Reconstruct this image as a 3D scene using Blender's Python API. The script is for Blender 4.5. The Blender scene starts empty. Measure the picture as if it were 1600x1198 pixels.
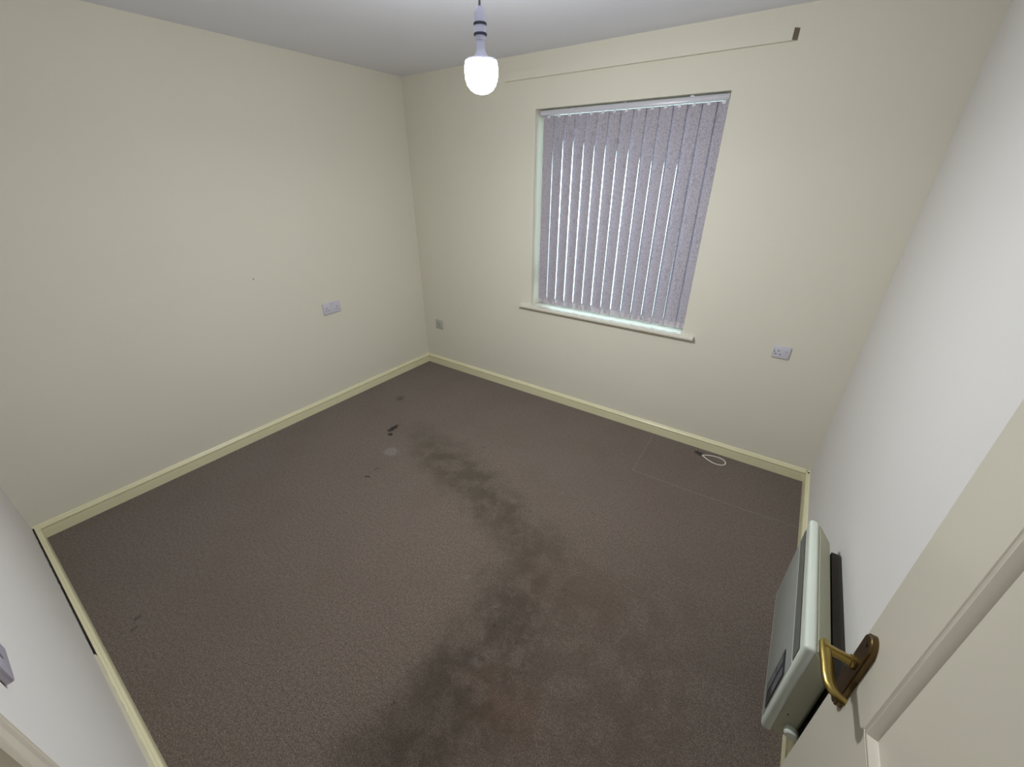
import bpy, bmesh, math, random
from math import radians as R, pi, sin, cos
from mathutils import Vector, Matrix

random.seed(7)
scene = bpy.context.scene
COL = scene.collection

# ------------------------------------------------------------------ camera
W, D, H = 3.312, 2.862, 2.40          # room width (x), depth (-y), height
cam_d = bpy.data.cameras.new('camera')
cam_d.sensor_width = 36.0
cam_d.lens = 630.95 / 1600 * 36.0
cam_d.clip_start = 0.02
cam = bpy.data.objects.new('camera', cam_d)
COL.objects.link(cam)
cam.location = (2.917, -2.696, 1.708)
cam.rotation_euler = (1.09807, -0.00158, 0.60571)
scene.camera = cam

# ------------------------------------------------------------------ world (overcast daylight outside the window)
wd = bpy.data.worlds.new('overcast_sky'); scene.world = wd
wd.use_nodes = True
bg = wd.node_tree.nodes['Background']
bg.inputs[0].default_value = (0.72, 0.95, 1.0, 1)
bg.inputs[1].default_value = 8.0

# ------------------------------------------------------------------ exposure
vs = scene.view_settings
vs.view_transform = 'Standard'; vs.look = 'None'
vs.exposure = 0.0; vs.gamma = 1.0; vs.use_curve_mapping = False
BULB_STRENGTH = 330.0
BULB_COLOR = (0.915, 0.967, 1.0)

# ------------------------------------------------------------------ node helpers
def new_mat(name):
    m = bpy.data.materials.new(name); m.use_nodes = True
    nt = m.node_tree
    return m, nt, nt.nodes['Principled BSDF'], nt.nodes['Material Output']

def nd(nt, t, **kw):
    n = nt.nodes.new(t)
    for k, v in kw.items():
        setattr(n, k, v)
    return n

def lk(nt, a, b):
    nt.links.new(a, b)

def math_n(nt, op, a, b=None, clamp=False):
    n = nd(nt, 'ShaderNodeMath', operation=op); n.use_clamp = clamp
    for i, v in enumerate((a, b)):
        if v is None: continue
        if isinstance(v, (int, float)): n.inputs[i].default_value = v
        else: lk(nt, v, n.inputs[i])
    return n.outputs[0]

def noise_n(nt, vec, scale, detail=2.0, rough=0.5):
    n = nd(nt, 'ShaderNodeTexNoise')
    n.inputs['Scale'].default_value = scale
    n.inputs['Detail'].default_value = detail
    n.inputs['Roughness'].default_value = rough
    if vec is not None: lk(nt, vec, n.inputs['Vector'])
    return n

def mixc(nt, fac, a, b):
    n = nd(nt, 'ShaderNodeMix', data_type='RGBA')
    if isinstance(fac, (int, float)): n.inputs[0].default_value = fac
    else: lk(nt, fac, n.inputs[0])
    for i, v in ((6, a), (7, b)):
        if isinstance(v, tuple): n.inputs[i].default_value = (*v, 1) if len(v) == 3 else v
        else: lk(nt, v, n.inputs[i])
    return n.outputs[2]

def map_range(nt, v, a, b, c=0.0, d=1.0, smooth=True):
    n = nd(nt, 'ShaderNodeMapRange')
    if smooth: n.interpolation_type = 'SMOOTHSTEP'
    lk(nt, v, n.inputs[0])
    for i, x in zip((1, 2, 3, 4), (a, b, c, d)): n.inputs[i].default_value = x
    return n.outputs[0]

def plain(name, col, rough=0.5, metal=0.0, bump=0.0, bscale=200.0, var=0.0):
    m, nt, p, out = new_mat(name)
    p.inputs['Base Color'].default_value = (*col, 1)
    p.inputs['Roughness'].default_value = rough
    p.inputs['Metallic'].default_value = metal
    tc = nd(nt, 'ShaderNodeTexCoord')
    if var:
        n = noise_n(nt, tc.outputs['Object'], 6.0, 4.0)
        c2 = tuple(c * (1 - var) for c in col)
        lk(nt, mixc(nt, n.outputs[0], col, c2), p.inputs['Base Color'])
    if bump:
        n = noise_n(nt, tc.outputs['Object'], bscale, 3.0)
        b = nd(nt, 'ShaderNodeBump'); b.inputs['Strength'].default_value = bump
        b.inputs['Distance'].default_value = 0.002
        lk(nt, n.outputs[0], b.inputs['Height']); lk(nt, b.outputs[0], p.inputs['Normal'])
    return m

def paint_wall(name, col, spots=()):
    m, nt, p, out = new_mat(name)
    tc = nd(nt, 'ShaderNodeTexCoord'); o = tc.outputs['Object']
    n1 = noise_n(nt, o, 1.7, 3.0)
    c2 = tuple(c * 0.95 for c in col)
    base = mixc(nt, n1.outputs[0], col, c2)
    for (loc, r, sc) in spots:
        mp = nd(nt, 'ShaderNodeMapping', vector_type='TEXTURE')
        mp.inputs['Location'].default_value = loc
        mp.inputs['Scale'].default_value = r
        lk(nt, o, mp.inputs['Vector'])
        ln = nd(nt, 'ShaderNodeVectorMath', operation='LENGTH'); lk(nt, mp.outputs[0], ln.inputs[0])
        base = mixc(nt, map_range(nt, ln.outputs['Value'], 1.0, 0.4), base, sc)
    lk(nt, base, p.inputs['Base Color'])
    p.inputs['Roughness'].default_value = 0.7
    p.inputs['Specular IOR Level'].default_value = 0.3
    n2 = noise_n(nt, o, 260.0, 2.0); n3 = noise_n(nt, o, 22.0, 3.0)
    hgt = math_n(nt, 'ADD', n2.outputs[0], n3.outputs[0])
    b = nd(nt, 'ShaderNodeBump'); b.inputs['Strength'].default_value = 0.12
    b.inputs['Distance'].default_value = 0.003
    lk(nt, hgt, b.inputs['Height']); lk(nt, b.outputs[0], p.inputs['Normal'])
    return m

CREAM = (0.755, 0.715, 0.60)
OFFWHITE = (0.72, 0.69, 0.66)  # right, near and hallway walls: less saturated than the cream
M = {}
M['wall_cream'] = paint_wall('cream_wall_paint', CREAM, [((0.0, -1.465, 1.108), (.05, .007, .009), (.38, .34, .26)),
                                                         ((1.128, 0, .745), (.006, .05, .006), (.3, .27, .2))])
M['wall_white'] = paint_wall('off_white_wall', OFFWHITE)
M['ceiling'] = paint_wall('ceiling_paint', (0.83, 0.83, 0.885))
M['skirting'] = plain('cream_gloss_paint', (0.80, 0.75, 0.50), 0.32, var=.05)
M['board'] = plain('cream_board_paint', (0.68, 0.645, 0.54), 0.5)
M['white_gloss'] = plain('white_gloss_paint', (0.66, 0.60, 0.50), 0.22, var=.03)
M['door'] = plain('door_paint', (0.62, 0.57, 0.47), 0.3, bump=.05, bscale=90, var=.03)
M['sill'] = plain('sill_paint', (0.74, 0.70, 0.60), 0.3)
M['upvc'] = plain('white_upvc', (0.80, 0.82, 0.82), 0.25)
M['plastic'] = plain('white_plastic', (0.62, 0.60, 0.66), 0.3)
M['plastic_dull'] = plain('dull_cream_plastic', (0.50, 0.485, 0.44), 0.35)
M['switch_plastic'] = plain('grey_lilac_plastic', (0.42, 0.39, 0.46), 0.35)
M['hole'] = plain('dark_pin_hole', (0.02, 0.02, 0.02), 0.8)
M['black'] = plain('black_hole_fill', (0.015, 0.013, 0.012), 0.7)
M['brass'] = plain('aged_brass', (0.38, 0.28, 0.085), 0.30, 1.0, bump=.08, bscale=60, var=.35)
M['brass_dark'] = plain('tarnished_brass', (0.16, 0.105, 0.05), 0.36, 1.0, var=.3)
M['heater'] = plain('heater_enamel', (0.66, 0.70, 0.62), 0.28)
M['heater_body'] = plain('heater_case_enamel', (0.42, 0.42, 0.30), 0.4)
M['heater_panel'] = plain('heater_grey_panel', (0.30, 0.31, 0.285), 0.35)
M['heater_grille'] = plain('heater_dark_grille', (0.035, 0.035, 0.028), 0.5)
M['heater_slat'] = plain('heater_slat_enamel', (.10, .10, .085), .4)
M['slot_shade'] = plain('painted_slot_shade', (.022, .016, .010), .6)  # near-black colour standing in for the shade behind the heater
M['control'] = plain('charcoal_control_panel', (0.02, 0.022, 0.026), 0.3)
M['control_line'] = plain('grey_control_marking', (0.12, 0.13, 0.14), 0.4)
M['steel'] = plain('dull_steel', (0.35, 0.35, 0.34), 0.4, 0.8)
M['groove'] = plain('dark_rubber_ring', (0.05, 0.05, 0.09), 0.6)
M['holder'] = plain('white_lampholder', (0.68, 0.69, 0.86), 0.35)
M['cord'] = plain('grey_white_flex', (0.32, 0.32, 0.42), 0.5)
M['cable'] = plain('white_cord', (0.80, 0.76, 0.70), 0.4)
M['caulk'] = plain('cream_filler', (0.60, 0.56, 0.42), 0.6, bump=.3, bscale=60)
M['rail'] = plain('blind_headrail_enamel', (0.62, 0.61, 0.66), 0.3)
M['dark_brown'] = plain('dark_brown', (.22, .17, .12), .8, bump=.2, bscale=80)
M['ground'] = plain('pale_ground', (.5, .52, .5), .9, var=.2)

# bulb diffuser: the room's lamp
m, nt, p, out = new_mat('lit_bulb_diffuser')
p.inputs['Base Color'].default_value = (.9, .9, .9, 1)
p.inputs['Emission Color'].default_value = (*BULB_COLOR, 1)
p.inputs['Emission Strength'].default_value = BULB_STRENGTH
M['bulb'] = m

# window glass
m, nt, p, out = new_mat('window_glass')
nt.nodes.remove(p)
tr = nd(nt, 'ShaderNodeBsdfTransparent'); tr.inputs[0].default_value = (.95, .98, .97, 1)
gl = nd(nt, 'ShaderNodeBsdfGlossy'); gl.inputs['Roughness'].default_value = 0.02
fr = nd(nt, 'ShaderNodeFresnel'); fr.inputs[0].default_value = 1.45
mx = nd(nt, 'ShaderNodeMixShader')
lk(nt, fr.outputs[0], mx.inputs[0]); lk(nt, tr.outputs[0], mx.inputs[1]); lk(nt, gl.outputs[0], mx.inputs[2])
lk(nt, mx.outputs[0], out.inputs[0])
M['glass'] = m

# blind fabric : lilac grey jacquard with a fine leafy weave, slightly translucent
m, nt, p, out = new_mat('lilac_leaf_fabric')
tc = nd(nt, 'ShaderNodeTexCoord'); o = tc.outputs['Object']
mp = nd(nt, 'ShaderNodeMapping'); mp.inputs['Scale'].default_value = (1.0, 0.0, 0.55); lk(nt, o, mp.inputs[0])
dn = noise_n(nt, mp.outputs[0], 28, 2)
dv = nd(nt, 'ShaderNodeVectorMath', operation='MULTIPLY_ADD')
lk(nt, dn.outputs['Color'], dv.inputs[0]); dv.inputs[1].default_value = (.035, 0, .035); lk(nt, mp.outputs[0], dv.inputs[2])
vo = nd(nt, 'ShaderNodeTexVoronoi', feature='DISTANCE_TO_EDGE'); vo.inputs['Scale'].default_value = 95; lk(nt, dv.outputs[0], vo.inputs['Vector'])
vein = map_range(nt, vo.outputs[0], 0.03, 0.13)
fn = noise_n(nt, mp.outputs[0], 420, 3, .7)
f1 = math_n(nt, 'MULTIPLY', fn.outputs[0], .6)
f2 = math_n(nt, 'MULTIPLY', vein, .5)
fac = math_n(nt, 'ADD', f1, f2, clamp=True)
colf = mixc(nt, fac, (.33, .295, .345), (.61, .555, .605))
lk(nt, colf, p.inputs['Base Color']); p.inputs['Roughness'].default_value = .8
p.inputs['Specular IOR Level'].default_value = .2
tl = nd(nt, 'ShaderNodeBsdfTranslucent'); lk(nt, colf, tl.inputs[0])
mx = nd(nt, 'ShaderNodeMixShader'); mx.inputs[0].default_value = .16
lk(nt, p.outputs[0], mx.inputs[1]); lk(nt, tl.outputs[0], mx.inputs[2]); lk(nt, mx.outputs[0], out.inputs[0])
M['fabric'] = m
M['weight'] = plain('vane_bottom_weight_fabric', (.56, .50, .53), .6, bump=.2, bscale=300)

# carpet
m, nt, p, out = new_mat('worn_taupe_carpet')
tc = nd(nt, 'ShaderNodeTexCoord'); o = tc.outputs['Object']
wob = noise_n(nt, o, 5.0, 4.0, .6)
wv = nd(nt, 'ShaderNodeVectorMath', operation='SUBTRACT'); lk(nt, wob.outputs['Color'], wv.inputs[0]); wv.inputs[1].default_value = (.5, .5, .5)
wfine = noise_n(nt, o, 38.0, 3.0, .6)
wv2 = nd(nt, 'ShaderNodeVectorMath', operation='SUBTRACT'); lk(nt, wfine.outputs['Color'], wv2.inputs[0]); wv2.inputs[1].default_value = (.5, .5, .5)

def warped(amount, fine=0.0):
    a = nd(nt, 'ShaderNodeVectorMath', operation='MULTIPLY_ADD')
    lk(nt, wv.outputs[0], a.inputs[0]); a.inputs[1].default_value = (amount, amount, 0); lk(nt, o, a.inputs[2])
    if not fine: return a.outputs[0]
    b = nd(nt, 'ShaderNodeVectorMath', operation='MULTIPLY_ADD')
    lk(nt, wv2.outputs[0], b.inputs[0]); b.inputs[1].default_value = (fine, fine, 0); lk(nt, a.outputs[0], b.inputs[2])
    return b.outputs[0]
W_BIG = warped(.34, .10); W_SM = warped(.0, .055)
mot = noise_n(nt, o, 9.0, 4.0, .65)
MOT = map_range(nt, mot.outputs[0], .36, .60, .30, 1.0)

def ell(cx, cy, rx, ry, rot=0.0, soft=0.0, vec=None):
    mp = nd(nt, 'ShaderNodeMapping', vector_type='TEXTURE')
    mp.inputs['Location'].default_value = (cx, cy, 0)
    mp.inputs['Rotation'].default_value = (0, 0, R(rot))
    mp.inputs['Scale'].default_value = (rx, ry, 1000)
    lk(nt, vec or W_BIG, mp.inputs['Vector'])
    ln = nd(nt, 'ShaderNodeVectorMath', operation='LENGTH'); lk(nt, mp.outputs[0], ln.inputs[0])
    return map_range(nt, ln.outputs['Value'], 1.0, soft)

pile = noise_n(nt, o, 210.0, 3.0, .8)
pile2 = noise_n(nt, o, 70.0, 3.0, .6)
big = noise_n(nt, o, 2.6, 4.0, .6)
col = mixc(nt, map_range(nt, pile.outputs[0], .3, .72), (.070, .054, .044), (.305, .240, .200))
col = mixc(nt, math_n(nt, 'MULTIPLY', map_range(nt, pile2.outputs[0],   .42, .62), .34), col, (.085, .064, .050))
col = mixc(nt, math_n(nt, 'MULTIPLY', map_range(nt, big.outputs[0], .42, .7), .25), col, (.125, .095, .072))
def stain(col, mask, amount, c, mottle=False):
    if mottle: mask = math_n(nt, 'MULTIPLY', mask, MOT)
    return mixc(nt, math_n(nt, 'MULTIPLY', mask, amount), col, c)
# soiled tracks around where a bed stood
col = stain(col, ell(1.42, -1.16, .90, .26, -13, .1), .74, (.072, .058, .034), True)
col = stain(col, ell(1.95, -1.36, .50, .22, -20, .1), .50, (.055, .043, .026), True)
col = stain(col, ell(2.30, -2.00, .30, .95, 4, .25), .66, (.050, .038, .025), True)
col = stain(col, ell(2.20, -2.35, .22, .45, 0, .15), .40, (.045, .034, .022))
col = stain(col, ell(2.75, -1.80, .60, .90, 0, .2), .45, (.080, .057, .042), True)
col = stain(col, ell(2.45, -1.50, .30, .22, 0, .1), .28, (.105, .058, .038))
col = stain(col, ell(2.44, -2.06, .20, .16, 0, .1), .34, (.115, .058, .036))
col = stain(col, ell(2.05, -.75, .60, .35, -10, .1), .16, (.18, .155, .135))
col = stain(col, ell(2.60, -.60, .80, .45, 0, .1), .14, (.15, .10, .085))
# separate spots
col = stain(col, ell(.386, -.735, .045, .070, 30, .1, W_SM), .6, (.025, .022, .016))
col = stain(col, ell(.700, -1.085, .028, .072, 8, .45, W_SM), .97, (.008, .006, .005))
col = stain(col, ell(.748, -1.150, .026, .022, 0, .4, W_SM), .97, (.008, .006, .005))
col = stain(col, ell(.92, -1.29, .060, .055, 0, .6, W_SM), .34, (.32, .29, .27))
col = stain(col, ell(1.005, -1.553, .030, .014, 10, .3, W_SM), .85, (.012, .010, .008))
col = stain(col, ell(.99, -1.47, .030, .014, 60, .3, W_SM), .35, (.03, .02, .015))
col = stain(col, ell(2.690, -.080, .040, .032, 0, .4, W_SM), .9, (.012, .010, .008))
for (sx, sy, sr) in ((1.86, -.42, .012), (2.32, -1.02, .010), (1.42, -.88, .012), (2.12, -2.3, .014), (2.25, -1.86, .010)):
    col = stain(col, ell(sx, sy, sr, sr * .7, 0, .3, W_SM), .5, (.03, .02, .018))
for (sx, sy) in ((.955, -2.715), (1.005, -2.745)):
    col = stain(col, ell(sx, sy, .009, .030, 25, .3, W_SM), .5, (.03, .023, .018))
for (sx, sy, sr) in ((2.1, -.98, .03), (1.9, -1.20, .03), (2.28, -2.02, .04), (2.0, -1.75, .03)):
    col = stain(col, ell(sx, sy, sr, sr * .7, 0, .1, W_SM), .25, (.26, .23, .22))
lk(nt, col, p.inputs['Base Color'])
p.inputs['Roughness'].default_value = .95
p.inputs['Specular IOR Level'].default_value = .1
p.inputs['Sheen Weight'].default_value = .15
b = nd(nt, 'ShaderNodeBump'); b.inputs['Strength'].default_value = .8; b.inputs['Distance'].default_value = .005
hh = math_n(nt, 'ADD', pile.outputs[0], math_n(nt, 'MULTIPLY', pile2.outputs[0], .8))
lk(nt, hh, b.inputs['Height']); lk(nt, b.outputs[0], p.inputs['Normal'])
M['carpet'] = m
M['seam'] = plain('lighter_carpet_edge', (.215, .185, .165), .95, bump=1.0, bscale=400)
M['dent'] = M['carpet']

# ------------------------------------------------------------------ mesh helpers
def box(bm, x0, x1, y0, y1, z0, z1, bevel=0.0, seg=2):
    r = bmesh.ops.create_cube(bm, size=1.0)
    vs_ = r['verts']
    for v in vs_:
        v.co = Vector(((x0 + x1) / 2 + v.co.x * (x1 - x0), (y0 + y1) / 2 + v.co.y * (y1 - y0), (z0 + z1) / 2 + v.co.z * (z1 - z0)))
    if bevel:
        ed = list({e for v in vs_ for e in v.link_edges})
        bmesh.ops.bevel(bm, geom=ed, offset=bevel, segments=seg, affect='EDGES', profile=.5)

def prism(bm, pts, a, b, axis):
    """extrude a closed 2-D outline along an axis. axis 'x': pts=(y,z); 'y': (x,z); 'z': (x,y)"""
    def mk(u, v, t):
        return {'x': (t, u, v), 'y': (u, t, v), 'z': (u, v, t)}[axis]
    A = [bm.verts.new(mk(u, v, a)) for u, v in pts]
    B = [bm.verts.new(mk(u, v, b)) for u, v in pts]
    n = len(pts)
    bm.faces.new(A); bm.faces.new(B[::-1])
    for i in range(n):
        bm.faces.new((A[i], A[(i + 1) % n], B[(i + 1) % n], B[i]))
    bmesh.ops.recalc_face_normals(bm, faces=bm.faces)

def lathe(bm, prof, c=(0, 0), seg=40, cap=True):
    rings = []
    for r, z in prof:
        if r < 1e-6: rings.append([bm.verts.new((c[0], c[1], z))])
        else: rings.append([bm.verts.new((c[0] + r * cos(2 * pi * k / seg), c[1] + r * sin(2 * pi * k / seg), z)) for k in range(seg)])
    for a, b in zip(rings, rings[1:]):
        for k in range(seg):
            k2 = (k + 1) % seg
            if len(a) == 1 and len(b) == 1: continue
            if len(a) == 1: bm.faces.new((a[0], b[k], b[k2]))
            elif len(b) == 1: bm.faces.new((a[k], b[0], a[k2]))
            else: bm.faces.new((a[k], b[k], b[k2], a[k2]))
    if cap:
        for r in (rings[0], rings[-1]):
            if len(r) > 1: bm.faces.new(r)
    bmesh.ops.recalc_face_normals(bm, faces=bm.faces)

def tube(bm, pts, ru, rv=None, seg=12, closed=False, up=(0, 0, 1)):
    """sweep an ellipse (ru sideways, rv along 'up') along a polyline; ru may be a list"""
    P_ = [Vector(q) for q in pts]; n = len(P_)
    up = Vector(up); rings = []
    for i, q in enumerate(P_):
        if closed: t = P_[(i + 1) % n] - P_[i - 1]
        else: t = P_[min(i + 1, n - 1)] - P_[max(i - 1, 0)]
        t.normalize()
        s = t.cross(up)
        if s.length < 1e-4: s = t.cross(Vector((1, 0, 0)))
        s.normalize(); u = s.cross(t).normalized()
        a = ru[i] if isinstance(ru, (list, tuple)) else ru
        b_ = a if rv is None else (rv[i] if isinstance(rv, (list, tuple)) else rv)
        rings.append([bm.verts.new(q + s * (a * cos(2 * pi * k / seg)) + u * (b_ * sin(2 * pi * k / seg))) for k in range(seg)])
    prs = list(zip(rings, rings[1:])) + ([(rings[-1], rings[0])] if closed else [])
    for A, B in prs:
        for k in range(seg):
            bm.faces.new((A[k], A[(k + 1) % seg], B[(k + 1) % seg], B[k]))
    if not closed:
        bm.faces.new(rings[0]); bm.faces.new(rings[-1])
    bmesh.ops.recalc_face_normals(bm, faces=bm.faces)

def obj(name, bm, mat, parent=None, smooth=False, origin=None):
    me = bpy.data.meshes.new(name)
    if origin is not None:
        bmesh.ops.translate(bm, verts=bm.verts, vec=-Vector(origin))
    bm.to_mesh(me); bm.free()
    me.materials.append(mat)
    if smooth:
        for f in me.polygons: f.use_smooth = True
        me.set_sharp_from_angle(angle=R(35))
    o_ = bpy.data.objects.new(name, me); COL.objects.link(o_)
    if origin is not None: o_.location = origin
    if parent is not None: o_.parent = parent
    return o_

def boxobj(name, mat, *dims, parent=None, bevel=0.0, smooth=None):
    bm = bmesh.new(); box(bm, *dims, bevel=bevel)
    return obj(name, bm, mat, parent, smooth=bool(bevel) if smooth is None else smooth)

def struct(o_):
    o_['kind'] = 'structure'; return o_

def thing(name, label, cat, loc=(0, 0, 0), group=None):
    o_ = bpy.data.objects.new(name, None); COL.objects.link(o_)
    o_.location = loc; o_.empty_display_size = .05
    o_['label'] = label; o_['category'] = cat
    if group: o_['group'] = group
    return o_

def keep(child, parent):
    """parent a part built in room coordinates to a thing placed elsewhere"""
    child.parent = parent
    child.location = child.location - parent.location
    return child

# ------------------------------------------------------------------ room shell
T = .30                                                        # outer wall thickness
WX0, WX1, WZ0, WZ1 = 1.238, 2.408, .790, 2.103                 # window opening
HY = -4.3                                                      # end of hallway outside the door
struct(boxobj('floor', M['carpet'], -.3, W + .3, HY - .1, T, -.12, 0.0))
struct(boxobj('ceiling', M['ceiling'], -.3, W + .3, HY - .1, T, H, H + .12))
struct(boxobj('wall_left', M['wall_cream'], -.15, 0, HY, T, 0, H))
struct(boxobj('wall_right', M['wall_white'], W, W + .15, HY, T, 0, H))
bm = bmesh.new()
box(bm, 0, WX0, 0, T, 0, H); box(bm, WX1, W, 0, T, 0, H)
box(bm, WX0, WX1, 0, T, 0, WZ0 - .002); box(bm, WX0, WX1, 0, T, WZ1, H)
struct(obj('wall_far', bm, M['wall_cream']))
DX0, DX1, DZ = 2.305, 3.224, 2.02                              # door opening in the near wall
bm = bmesh.new()
box(bm, 0, DX0, -D - .10, -D, 0, H); box(bm, DX1, W, -D - .10, -D, 0, H); box(bm, DX0, DX1, -D - .10, -D, DZ, H)
struct(obj('wall_near', bm, M['wall_white']))
struct(boxobj('wall_hallway', M['wall_white'], -.15, W + .15, HY - .1, HY, 0, H))

# skirting boards : flat face, a groove and a rounded top
SK, ST = .085, .018
prof = [(0, 0), (ST, 0), (ST, .056), (ST - .009, .0570), (ST - .009, .0610), (ST, .0625), (ST - .0015, .070), (ST - .005, .074), (ST - .008, .0765),
        (ST - .0085, .080), (ST - .011, .0835), (ST - .014, SK), (0, SK)]
def skirt(name, side, a, b, gap=0.0):
    bm = bmesh.new()
    if side == 'left': prism(bm, [(d + gap, z) for d, z in prof], a, b, 'y')
    if side == 'right': prism(bm, [(W - d - gap, z) for d, z in prof], a, b, 'y')
    if side == 'far': prism(bm, [(-d - gap, z) for d, z in prof], a, b, 'x')
    if side == 'near': prism(bm, [(-D + d + gap, z) for d, z in prof], a, b, 'x')
    return struct(obj(name, bm, M['skirting']))
skirt('baseboard_left', 'left', -D + .001, -.0005)
skirt('baseboard_far', 'far', ST, W - ST)
skirt('baseboard_right', 'right', -D + .001, -.0005)
skirt('baseboard_near', 'near', ST + .001, 2.218, gap=.007)
M['dark_gap'] = plain('bare_recess_and_gap_shade', (.022, .018, .014), .9)  # black fill for the skirting gap: bare recess with its shade painted in
bm = bmesh.new(); rg = random.Random(5); prev = None
for k in range(56):
    x = .020 + k * .0198
    wd_ = .0055 + rg.uniform(-.0016, .0014)
    if 30 < k < 34: wd_ = .003
    if k > 50: wd_ = .0035
    cur = [bm.verts.new((x, -D + .0069 - wd_, .001)), bm.verts.new((x, -D + .0069, .001)), bm.verts.new((x, -D + .0069, SK - .0005)), bm.verts.new((x, -D + .0069 - wd_, SK - .0005))]
    if prev:
        for i in range(4): bm.faces.new((prev[i], prev[(i + 1) % 4], cur[(i + 1) % 4], cur[i]))
    else: bm.faces.new(cur)
    prev = cur
bm.faces.new(prev); bmesh.ops.recalc_face_normals(bm, faces=bm.faces)
struct(obj('trim_4', bm, M['dark_gap']))
# cream filler along the top of the near skirting, broken away towards the corner
bm = bmesh.new()
rnd = random.Random(3)
xs = [1.10 + .03 * k for k in range(40)]
top, bot = [], []
for k, x in enumerate(xs):
    if x > 2.21: break
    wv_ = .009 + rnd.uniform(-.002, .002)
    if k == 0: wv_ = .004
    top.append((x, wv_))
vv = []
for x, wv_ in top:
    vv.append([bm.verts.new((x, -D, SK + .003)), bm.verts.new((x, -D + wv_, SK + .0015)), bm.verts.new((x, -D + wv_, SK - .006)), bm.verts.new((x, -D, SK - .006))])
for a, b_ in zip(vv, vv[1:]):
    for i in range(4): bm.faces.new((a[i], a[(i + 1) % 4], b_[(i + 1) % 4], b_[i]))
bm.faces.new(vv[0]); bm.faces.new(vv[-1]); bmesh.ops.recalc_face_normals(bm, faces=bm.faces)
struct(obj('trim_1', bm, M['caulk']))

# ------------------------------------------------------------------ window
win = bpy.data.objects.new('window_1', None); COL.objects.link(win); struct(win)
FY0, FY1 = .155, .215
fo = bmesh.new()
f = .022
for (a, b_, c_, d_) in ((WX0, WX0 + f, WZ0, WZ1), (WX1 - f, WX1, WZ0, WZ1), (WX0 + f, WX1 - f, WZ0, WZ0 + f), (WX0 + f, WX1 - f, WZ1 - f, WZ1)):
    box(fo, a, b_, FY0, FY1, c_, d_, bevel=.004)
obj('window_frame', fo, M['upvc'], win, smooth=True)
# one full-width opening sash
fo = bmesh.new()
sx0, sx1, sz0, sz1 = WX0 + f - .012, WX1 - f + .012, WZ0 + f - .012, WZ1 - f + .012
for (a, b_, c_, d_) in ((sx0, sx0 + .030, sz0, sz1), (sx1 - .030, sx1, sz0, sz1), (sx0 + .030, sx1 - .030, sz0, sz0 + .030), (sx0 + .030, sx1 - .030, sz1 - .030, sz1)):
    box(fo, a, b_, FY0 - .012, FY0 + .02, c_, d_, bevel=.005)
obj('sash', fo, M['upvc'], win, smooth=True)
bm = bmesh.new(); box(bm, WX0 + f - .002, WX1 - f + .002, .184, .190, WZ0 + f - .002, WZ1 - f + .002)
obj('glass', bm, M['glass'], win)
bm = bmesh.new()
box(bm, WX0 + f + .004, WX0 + f + .026, FY0 - .034, FY0 - .010, 1.02, 1.09, bevel=.004)
box(bm, WX0 + f + .006, WX0 + f + .024, FY0 - .046, FY0 - .030, .955, 1.075, bevel=.005)
obj('window_handle', bm, M['upvc'], win, smooth=True)
# sill board with horns past the reveals
bm = bmesh.new()
sp = [(1.142, -.034), (2.484, -.034), (2.484, -.0005), (WX1 - .0005, -.0005), (WX1 - .0005, FY0 - .0005), (WX0 + .0005, FY0 - .0005), (WX0 + .0005, -.0005), (1.142, -.0005)]
prism(bm, sp, WZ0 - .022, WZ0, 'z')
bmesh.ops.bevel(bm, geom=[e for e in bm.edges if all(abs(v.co.y + .034) < 1e-5 for v in e.verts) and abs(e.verts[0].co.z - e.verts[1].co.z) < 1e-5], offset=.005, segments=3, affect='EDGES')
obj('window_sill', bm, M['sill'], win, smooth=True)

# pale ground outside, seen only through the gaps of the blind
gr = boxobj('floor_outside', M['ground'], -8, 12, .6, 16, -.6, -.5); struct(gr)

# ------------------------------------------------------------------ vertical blind
BY = .060
blind = thing('vertical_blind', 'lilac grey vertical blind with leafy fabric vanes hanging in the window recess', 'blind', (1.825, BY, WZ1 - .004))
bm = bmesh.new()
box(bm, WX0 + .012, WX1 - .010, BY - .022, BY + .022, WZ1 - .034, WZ1 - .006, bevel=.003)
box(bm, WX0 + .012, WX1 - .010, BY - .0245, BY - .0215, WZ1 - .022, WZ1 - .018)
keep(obj('headrail', bm, M['rail'], smooth=True), blind)
for x in (WX0 + .2, 1.83, WX1 - .2):
    bm = bmesh.new(); box(bm, x - .012, x + .012, BY - .016, BY + .016, WZ1 - .007, WZ1, bevel=.001)
    keep(obj('mounting_bracket', bm, M['steel']), blind)
VT, VB, VW, TH = WZ1 - .0365, WZ0 + .022, .0890, R(-19.5)
n_v, sp_v = 15, .0762
vx0 = 1.306
def vane_pts(z_list, wav):
    return z_list
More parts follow.
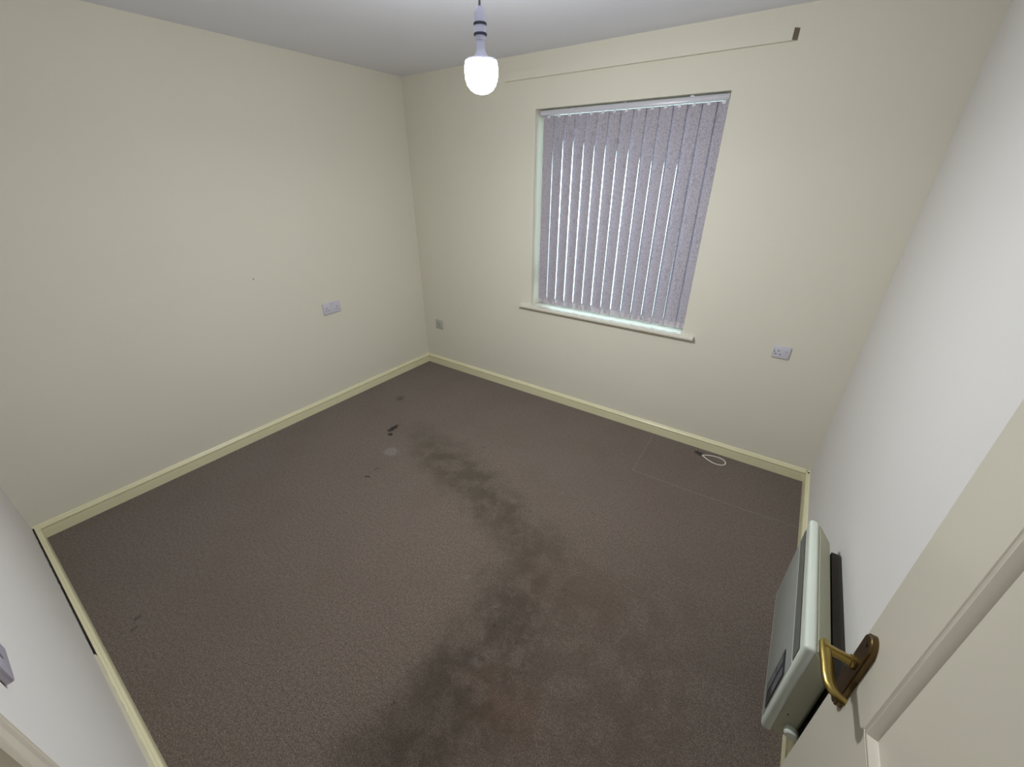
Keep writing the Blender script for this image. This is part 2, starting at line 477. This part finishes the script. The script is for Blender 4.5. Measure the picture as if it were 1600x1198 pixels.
for k in range(n_v):
    x = vx0 + k * sp_v
    th = R(-18.0 - 4.2 * k / 12) + R(random.uniform(-.4, .4))
    if k < 2: th = R((-13, -17)[k])
    if k >= 13: th = R(-16)
    # slightly cupped fabric strip, 1 mm thick
    bm = bmesh.new()
    NU, NZ = 6, 16
    lean = random.uniform(-.0012, .0012)
    grid = []
    for side in (0, 1):
        g = []
        for i in range(NU + 1):
            u = -VW / 2 + VW * i / NU
            row = []
            for j in range(NZ + 1):
                t_ = j / NZ
                z = VB + (VT - VB) * t_
                cup = .0010 * (1 - (2 * u / VW) ** 2)
                tw = th + (R(-10) - th) * max(0, (t_ - .72) / .28) ** 1.0 + R(.8) * sin(2.2 * t_ + k * 1.3) * (1 - t_)
                yy = cup + (side - .5) * .0008
                row.append(bm.verts.new((x + u * cos(tw) - yy * sin(tw) + lean * (1 - t_), BY + u * sin(tw) + yy * cos(tw), z)))
            g.append(row)
        grid.append(g)
    for side in (0, 1):
        g = grid[side]
        for i in range(NU):
            for j in range(NZ):
                q = (g[i][j], g[i + 1][j], g[i + 1][j + 1], g[i][j + 1])
                bm.faces.new(q if side == 0 else q[::-1])
    a, b_ = grid
    for j in range(NZ):
        bm.faces.new((a[0][j], a[0][j + 1], b_[0][j + 1], b_[0][j])); bm.faces.new((a[NU][j], b_[NU][j], b_[NU][j + 1], a[NU][j + 1]))
    for i in range(NU):
        bm.faces.new((a[i][0], b_[i][0], b_[i + 1][0], a[i + 1][0])); bm.faces.new((a[i][NZ], a[i + 1][NZ], b_[i + 1][NZ], b_[i][NZ]))
    bmesh.ops.recalc_face_normals(bm, faces=bm.faces)
    vane = obj('vane', bm, M['fabric'], smooth=True)
    keep(vane, blind)
    # hanger clip from the rail
    def rot(u, v, th=th):
        return (x + u * cos(th) - v * sin(th), BY + u * sin(th) + v * cos(th))
    bm = bmesh.new()
    pts = [rot(-.010, -.003), rot(.010, -.003), rot(.010, .003), rot(-.010, .003)]
    prism(bm, pts, VT - .012, VT + .001, 'z')
    pts = [rot(-.003, -.0015), rot(.003, -.0015), rot(.003, .0015), rot(-.003, .0015)]
    prism(bm, pts, VT + .001, WZ1 - .033, 'z')
    h_ = obj('hanger', bm, M['upvc']); keep(h_, blind); h_.parent = vane
    h_.location = (0, 0, 0)
    vane_loc = vane.location.copy()
    # weighted pocket at the bottom edge
    bm = bmesh.new()
    pts = [rot(-VW / 2 + .001, -.0012), rot(0, .0010), rot(VW / 2 - .001, -.0012), rot(VW / 2 - .001, .0026), rot(0, .0046), rot(-VW / 2 + .001, .0026)]
    prism(bm, pts, VB - .0005, VB + .032, 'z')
    w_ = obj('bottom_weight', bm, M['weight']); w_.parent = vane; w_.location = (0, 0, 0)
# link chain along the bottom
bm = bmesh.new()
for s_ in (-1, 1):
    for k in range(n_v - 1):
        xa, xb = vx0 + k * sp_v, vx0 + (k + 1) * sp_v
        ya = BY + s_ * .020
        pts = [(xa + (xb - xa) * t / 6 + s_ * .0375, ya * 1 + (0 if s_ > 0 else 0) - s_ * .032 * 1, VB + .008 - .005 * sin(pi * t / 6)) for t in range(7)]
        tube(bm, pts, .0009, seg=5)
ch = keep(obj('link_chain', bm, M['upvc']), blind)

# ------------------------------------------------------------------ batten board over the window
bm = bmesh.new(); prism(bm, [(1.0, 0), (1.006, -.022), (2.624, -.022), (2.634, -.010), (2.644, 0)], 2.268, 2.314, 'z')
bd = obj('wooden_batten', bm, M['wall_cream'])
bm = bmesh.new(); prism(bm, [(2.6242, -.0221), (2.6442, -.0001), (2.6452, -.0001), (2.6252, -.0221)], 2.269, 2.313, 'z')  # thin dark brown piece over the slanted end
be = obj('dark_end', bm, M['dark_brown'], bd); be['label'] = 'dark brown end of the batten'
bd['label'] = 'long cream painted wooden batten fixed to the wall above the window'; bd['category'] = 'batten'

# ------------------------------------------------------------------ pendant light
PX, PY = 1.920, -1.430
pen = thing('pendant_light', 'bare lit bulb hanging on a white flex and lampholder from the ceiling', 'ceiling light', (PX, PY, H))
def pl(name, bm, mat, smooth=True):
    o_ = obj(name, bm, M[mat], pen, smooth=smooth); return o_
bm = bmesh.new(); lathe(bm, [(.0, -.026), (.012, -.026), (.016, -.020), (.036, -.016), (.041, -.010), (.041, 0)]); pl('ceiling_rose', bm, 'holder')
bm = bmesh.new(); tube(bm, [(0, 0, -.02), (.0006, 0, -.10), (0, 0, -.236)], .0042, seg=10); pl('flex', bm, 'cord')
Z = -H
hz = lambda z: z - H
bm = bmesh.new(); lathe(bm, [(.0, hz(2.166)), (.011, hz(2.166)), (.0155, hz(2.160)), (.0175, hz(2.150)), (.0178, hz(2.128)), (0, hz(2.128))]); hold = pl('lampholder', bm, 'holder')
bm = bmesh.new(); lathe(bm, [(0, hz(2.129)), (.0195, hz(2.129)), (.0205, hz(2.126)), (.0195, hz(2.1225)), (0, hz(2.1225))]); o_ = pl('dark_ring', bm, 'groove'); o_.parent = hold
bm = bmesh.new(); lathe(bm, [(0, hz(2.123)), (.0180, hz(2.123)), (.0182, hz(2.103)), (0, hz(2.103))]); o_ = pl('lampholder_skirt', bm, 'holder'); o_.parent = hold
bm = bmesh.new(); lathe(bm, [(0, hz(2.104)), (.0195, hz(2.104)), (.021, hz(2.101)), (.0195, hz(2.098)), (0, hz(2.098))]); o_ = pl('dark_ring', bm, 'groove'); o_.parent = hold
bm = bmesh.new(); lathe(bm, [(0, hz(2.099)), (.016, hz(2.099)), (.016, hz(2.086)), (0, hz(2.086))]); o_ = pl('lampholder_collar', bm, 'holder'); o_.parent = hold
bm = bmesh.new(); lathe(bm, [(0, hz(2.087)), (.0135, hz(2.087)), (.0135, hz(2.066)), (.0165, hz(2.056)), (.024, hz(2.046)), (.044, hz(2.0400)), (.0500, hz(2.0375)), (.0500, hz(2.0335)), (0, hz(2.0335))]); base = pl('bulb_base', bm, 'holder')
bm = bmesh.new(); lathe(bm, [(0, hz(2.0333)), (.0470, hz(2.0333)), (.0505, hz(2.030)), (.0525, hz(2.020)), (.0530, hz(2.006)), (.0515, hz(1.990)), (.046, hz(1.973)), (.036, hz(1.960)), (.022, hz(1.952)), (.010, hz(1.9492)), (0, hz(1.9488))]); o_ = pl('bulb', bm, 'bulb'); o_['label'] = 'glowing white bulb'

# added fill disk under the bulb, boosting its downward light on lower walls
ld = bpy.data.lights.new('added_bulb_fill', 'AREA'); ld.shape = 'DISK'; ld.size = .044; ld.energy = 12.6; ld.color = BULB_COLOR
lo = bpy.data.objects.new('added_bulb_fill', ld); COL.objects.link(lo); lo.location = (PX, PY, 1.9480)

# ------------------------------------------------------------------ sockets and switch
def outlet(kind, name, label, loc, rotz, w_, h_):
    """faces local -y, centred on loc; flush on the wall"""
    t = thing(name, label, 'light switch' if kind == 'switch' else 'wall outlet', loc)
    t.rotation_euler = (0, 0, rotz)
    mat = M['switch_plastic'] if kind == 'switch' else (M['plastic_dull'] if kind == 'small' else M['plastic'])
    d = .011
    bm = bmesh.new(); box(bm, -w_ / 2, w_ / 2, -d, 0, -h_ / 2, h_ / 2, bevel=.003)
    obj('face_plate', bm, mat, t, smooth=True)
    def rock(cx, cz, rw=.011, rh=.020):
        bm = bmesh.new(); prism(bm, [(-d + .0005, cz - rh / 2), (-d - .0012, cz - rh / 2), (-d - .0038, cz + rh / 2), (-d + .0005, cz + rh / 2)], cx - rw / 2, cx + rw / 2, 'x')
        r = obj('rocker_switch', bm, mat, t)
        bm = bmesh.new(); box(bm, cx - .003, cx + .003, -d - .0040, -d - .0010, cz + rh / 2 - .004, cz + rh / 2 - .0005)
        m_ = obj('switch_mark', bm, M['control_line'], r)
    def pins(cx, cz):
        bm = bmesh.new()
        box(bm, cx - .0022, cx + .0022, -d - .0006, -d + .003, cz + .0075, cz + .0165)
        box(bm, cx - .0145, cx - .0075, -d - .0006, -d + .003, cz - .010, cz - .0055)
        box(bm, cx + .0075, cx + .0145, -d - .0006, -d + .003, cz - .010, cz - .0055)
        obj('pin_holes', bm, M['hole'], t)
    if kind == 'double':
        pins(-.043, -.008); pins(.043, -.008); rock(-.012, .026); rock(.012, .026)
        for sx in (-.060, .060):
            bm = bmesh.new(); prism(bm, [(sx + .0032 * cos(a * pi / 5), .0 + .0032 * sin(a * pi / 5)) for a in range(10)], 0, .001, 'z')
            bmesh.ops.rotate(bm, verts=bm.verts, matrix=Matrix.Rotation(pi / 2, 3, 'X'))
            bmesh.ops.translate(bm, verts=bm.verts, vec=(0, -d + .0002, 0)); obj('screw', bm, M['steel'], t)
    if kind == 'single':
        pins(-.014, -.004); rock(.026, .002)
        bm = bmesh.new(); box(bm, -.036, -.032, -d - .0006, -d + .002, -.004, .010); obj('screw', bm, M['steel'], t)
    if kind == 'small':
        bm = bmesh.new(); box(bm, -.022, .022, -d - .003, -d + .001, -.020, .024, bevel=.001); obj('outlet_insert', bm, mat, t)
        bm = bmesh.new(); box(bm, -.020, -.006, -d - .0036, -d - .002, .006, .013); box(bm, .004, .018, -d - .0036, -d - .002, -.010, -.003); box(bm, .000, .010, -d - .0036, -d - .002, .014, .018)
        obj('socket_slots', bm, M['control_line'], t)
    if kind == 'switch':
        rock(0, 0, .022, .034)
    return t
outlet('double', 'double_socket', 'white double plug socket on the cream left wall', (0, -.965, .796), pi / 2, .148, .086)
outlet('single', 'plug_socket', 'white switched plug socket on the window wall, right of and below the window sill', (2.968, 0, .799), 0, .086, .072)
outlet('small', 'aerial_outlet', 'small dull white outlet plate low on the window wall beside the left corner', (.198, 0, .434), 0, .088, .088)
outlet('switch', 'light_switch', 'grey white light switch on the near wall beside the door frame', (2.025, -D, 1.038), pi, .086, .086)

# ------------------------------------------------------------------ panel heater on the right wall
hy0, hy1, hz0, hz1 = -1.730, -1.182, .180, .602
heat = thing('panel_heater', 'cream electric panel heater mounted on the right wall behind the open door', 'heater', (W, (hy0 + hy1) / 2, hz0))
def hp(name, bm, mat, smooth=True):
    return keep(obj(name, bm, M[mat], smooth=smooth), heat)
bm = bmesh.new()
prism(bm, [(W - .100, hz0 + .006), (W - .036, hz0 + .020), (W - .036, hz1 - .075), (W - .088, hz1 - .004), (W - .100, hz1 - .004)], hy0 + .004, hy1 - .004, 'y')
bmesh.ops.bevel(bm, geom=list(bm.edges), offset=.007, segments=3, affect='EDGES')
hp('case', bm, 'heater_body')
bm = bmesh.new()   # front bezel: a shallow tray with rounded edges
box(bm, W - .118, W - .090, hy0, hy1, hz0, hz1, bevel=.010, seg=4)
hp('front_bezel', bm, 'heater')
bm = bmesh.new(); box(bm, W - .1192, W - .117, hy0 + .022, hy1 - .018, hz0 + .022, .488, bevel=.001); pnl = hp('front_panel', bm, 'heater_panel')
bm = bmesh.new(); box(bm, W - .1186, W - .117, hy0 + .022, hy1 - .018, .498, .560); gri = hp('outlet_grille', bm, 'heater_grille', False)
bm = bmesh.new()
for k in range(5):
    z = .506 + k * .0115
    prism(bm, [(W - .1180, z), (W - .1206, z - .003), (W - .1206, z - .0015), (W - .1180, z + .002)], hy0 + .024, hy1 - .020, 'y')
sl = obj('grille_louvres', bm, M['heater_slat']); sl.parent = gri; sl.location = -heat.location
for g in (gri,): sl.location = (-heat.location.x, -heat.location.y, -heat.location.z) if g.location.length == 0 else (0, 0, 0)
bm = bmesh.new(); box(bm, W - .1215, W - .119, -1.703, -1.618, .236, .425, bevel=.001); ctl = hp('control_panel', bm, 'control')
bm = bmesh.new()
box(bm, W - .1222, W - .1213, -1.698, -1.668, .30, .41); box(bm, W - .1222, W - .1213, -1.655, -1.623, .25, .33); box(bm, W - .1222, W - .1213, -1.655, -1.623, .345, .41)
c2 = obj('control_markings', bm, M['control_line']); c2.parent = ctl; c2.location = (0, 0, 0)
for y in (-1.30, -1.58):
    bm = bmesh.new(); box(bm, W - .037, W, y - .012, y + .012, .24, .50); box(bm, W - .040, W - .002, y - .018, y + .018, .44, .455)
    hp('wall_bracket', bm, 'slot_shade', False)  # brackets darkened with the same painted shade colour
bm = bmesh.new(); box(bm, W - .030, W - .002, hy0 - .045, hy1 - .030, .215, .515, bevel=.001); hp('slot_shade_block', bm, 'slot_shade', False)  # added dark block that fills the wall slot with painted shade
bm = bmesh.new()
lathe(bm, [(0, 0), (.016, 0), (.0185, .004), (.0185, .018), (.015, .022), (0, .022)], seg=28)
bmesh.ops.rotate(bm, verts=bm.verts, matrix=Matrix.Rotation(pi / 2, 3, 'X'))
bmesh.ops.translate(bm, verts=bm.verts, vec=(W - .052, hy0 + .004, .245))
hp('thermostat_knob', bm, 'heater')
for (x, z) in ((W - .075, .30), (W - .095, .215), (W - .062, .225)):
    bm = bmesh.new(); box(bm, x - .002, x + .002, hy0 + .0032, hy0 + .0050, z - .002, z + .002)
    hp('screw_hole', bm, 'hole', False)

# ------------------------------------------------------------------ door, opened against the right wall
XF = 3.180                                # face towards the room
DY0, DY1 = -2.858, -2.000
door = thing('panel_door', 'cream white moulded panel door standing open in front of the right wall', 'door', (XF + .02, DY0, .01))
def dp(name, bm, mat, smooth=True, parent=None):
    o_ = obj(name, bm, M[mat], smooth=smooth)
    o_.parent = parent or door
    if parent is None: o_.location = -door.location
    return o_
bm = bmesh.new(); box(bm, XF, XF + .040, DY0, DY1, .012, 1.992, bevel=.0015, seg=2)
leaf = dp('door_leaf', bm, 'door')
def panel_mould(y0, y1, z0, z1, face=-1):
    """moulded bead around a panel, raised off the door face"""
    bm = bmesh.new()
    prof_ = [(0, 0), (.002, .0030), (.006, .0042), (.009, .0016), (.011, .0018), (.018, .0078), (.026, .0086), (.032, .0050), (.036, .0012), (.037, 0)]
    xs_ = XF if face < 0 else XF + .040
    loops = []
    for d, h in prof_:
        x = xs_ + face * h
        loops.append([bm.verts.new((x, y0 + d, z0 + d)), bm.verts.new((x, y1 - d, z0 + d)), bm.verts.new((x, y1 - d, z1 - d)), bm.verts.new((x, y0 + d, z1 - d))])
    for a, b_ in zip(loops, loops[1:]):
        for i in range(4): bm.faces.new((a[i], a[(i + 1) % 4], b_[(i + 1) % 4], b_[i]))
    bmesh.ops.recalc_face_normals(bm, faces=bm.faces)
    o_ = obj('panel_moulding', bm, M['white_gloss'], smooth=True)
    o_.parent = door; o_.location = -door.location
for (z0, z1) in ((.975, 1.865), (.20, .82)):
    for face in (-1, 1):
        panel_mould(-2.712, -2.146, z0, z1, face)
# lever handle on a long back plate
bm = bmesh.new()
pc, hw, pz0, pz1 = -2.043, .0205, .868, 1.048
outl = [(pc + hw * cos(a), pz1 - hw + hw * sin(a)) for a in [pi * k / 14 for k in range(15)]] + [(pc - hw * cos(a), pz0 + hw - hw * sin(a)) for a in [pi * k / 14 for k in range(15)]]
prism(bm, outl, XF - .0105, XF + .0005, 'x')
ed = [e for e in bm.edges if all(abs(v.co.x - (XF - .0105)) < 1e-5 for v in e.verts)]
bmesh.ops.bevel(bm, geom=ed, offset=.003, segments=3, affect='EDGES')
hd = dp('door_handle', bm, 'brass_dark')
SZ = .978
bm = bmesh.new()
# collar and neck
tube(bm, [(XF - .006, pc, SZ), (XF - .016, pc, SZ)], .0115, seg=20)
tube(bm, [(XF - .012, pc, SZ), (XF - .030, pc, SZ + .002), (XF - .047, pc - .001, SZ + .004), (XF - .056, pc - .001, SZ + .005)], [.0095, .0078, .0085, .0105], seg=18)
o1 = dp('handle_neck', bm, 'brass', parent=hd)
bm = bmesh.new()
path = [(XF - .052, pc + .012), (XF - .053, pc + .004), (XF - .052, pc - .014), (XF - .050, pc - .034), (XF - .049, pc - .054), (XF - .047, pc - .068), (XF - .042, pc - .078), (XF - .034, pc - .085), (XF - .026, pc - .088)]
tube(bm, [(x, y, SZ + .006 + .002 * i / 8) for i, (x, y) in enumerate(path)], [.0060, .0085, .0092, .0095, .0095, .0092, .0085, .0072, .0058], [.0045, .0062, .0064, .0064, .0064, .0064, .0062, .0058, .0045], seg=16)
dp('handle_lever', bm, 'brass', parent=hd)
bm = bmesh.new()
for z in (pz1 - .018, pz0 + .018):
    tube(bm, [(XF - .0100, pc, z), (XF - .0118, pc, z)], .0045, seg=14)
dp('plate_screws', bm, 'brass_dark', parent=hd)
# latch plate on the leading edge and two hinges
bm = bmesh.new(); box(bm, XF + .009, XF + .031, DY1 - .0005, DY1 + .0014, .90, 1.06); box(bm, XF + .014, XF + .026, DY1 + .001, DY1 + .010, .968, .988, bevel=.002)
dp('latch_plate', bm, 'brass')
for z in (.22, 1.02, 1.78):
    bm = bmesh.new(); tube(bm, [(XF + .044, DY0 + .004, z - .045), (XF + .044, DY0 + .004, z + .045)], .005, seg=12)
    dp('hinge', bm, 'brass_dark')

# door frame : liner, stop and moulded architrave (left, right, head)
df = bpy.data.objects.new('door_1', None); COL.objects.link(df); struct(df)
bm = bmesh.new()
box(bm, DX0, DX0 + .028, -D - .10, -D, 0, DZ - .001); box(bm, DX1 - .028, DX1, -D - .10, -D, 0, DZ - .001); box(bm, DX0 + .028, DX1 - .028, -D - .10, -D, DZ - .029, DZ - .001)
box(bm, DX0 + .028, DX0 + .040, -D - .085, -D - .045, 0, DZ - .03); box(bm, DX1 - .040, DX1 - .028, -D - .085, -D - .045, 0, DZ - .03)
obj('door_liner', bm, M['white_gloss'], df)
bm = bmesh.new()
ap = [(0, 0), (.0, .010), (.003, .0135), (.012, .0145), (.016, .0115), (.020, .0125), (.034, .0175), (.052, .018), (.060, .014), (.064, .0155), (.072, .0155), (.076, .012), (.0765, 0)]
ax1 = DX0 + .012                           # inner edge of left architrave; outer edge near x = 2.22
left = [(ax1 - .0 - (.0765 - d) - .020 + .0, -D + h) for d, h in ap]
prism(bm, left, 0, DZ + .05, 'z')
rgt = [(min(DX1 - .010 + (.0765 - d), W - .001), -D + h) for d, h in ap]
prism(bm, rgt, 0, DZ + .05, 'z')
prism(bm, [(-D + h, DZ - .018 + (.0765 - d)) for d, h in ap], left[0][0], rgt[0][0], 'x')
obj('architrave', bm, M['white_gloss'], df)

# ------------------------------------------------------------------ small things on the floor
bm = bmesh.new()
cx, cy = 2.795, -.110
loop = []
tip = Vector((2.715, -.095)); c = Vector((2.800, -.112))
N = 40
for k in range(N):
    a = 2 * pi * k / N
    r = 1 - cos(a)                       # tear-drop outline, pointed at the tip
    u = .148 * (r / 2); v = .054 * sin(a) * abs(sin(a / 2)) ** .85
    ang = R(-5)
    loop.append((tip.x + u * cos(ang) - v * sin(ang), tip.y + u * sin(ang) + v * cos(ang), .0035))
tube(bm, loop, .0034, .0030, seg=10, closed=True)
lp = obj('cord_loop', bm, M['cable'], smooth=True)
lp['label'] = 'white cord loop lying on the carpet by the window wall skirting'; lp['category'] = 'cord'
# seams of the cut carpet patch near the far right corner
def strip(name, pts, w_, mat, zt=.0016):
    bm = bmesh.new()
    for (a, b_) in zip(pts, pts[1:]):
        n_ = 14
        for k in range(n_):
            pass
    P_ = []
    for (a, b_) in zip(pts, pts[1:]):
        for k in range(20):
            t = k / 20
            P_.append((a[0] + (b_[0] - a[0]) * t + random.uniform(-.0025, .0025), a[1] + (b_[1] - a[1]) * t + random.uniform(-.0025, .0025), 0))
    P_.append((*pts[-1], 0))
    tube(bm, P_, w_, zt, seg=6)
    return obj(name, bm, mat)
sm = strip('trim_2', [(2.358, -.035), (2.375, -.515)], .0030, M['seam'])
struct(sm)
sm = strip('trim_3', [(2.375, -.520), (2.80, -.512), (3.285, -.475)], .0030, M['seam'])
struct(sm)
# small black block standing in for a dark hole at the far right skirting
bm = bmesh.new(); box(bm, W - .012, W - .004, -.040, -.030, SK - .001, SK + .003, bevel=.001)
o_ = obj('hole_block', bm, M['black']); o_['label'] = 'tiny black block standing in for a hole at the skirting, far right corner'; o_['category'] = 'mark'
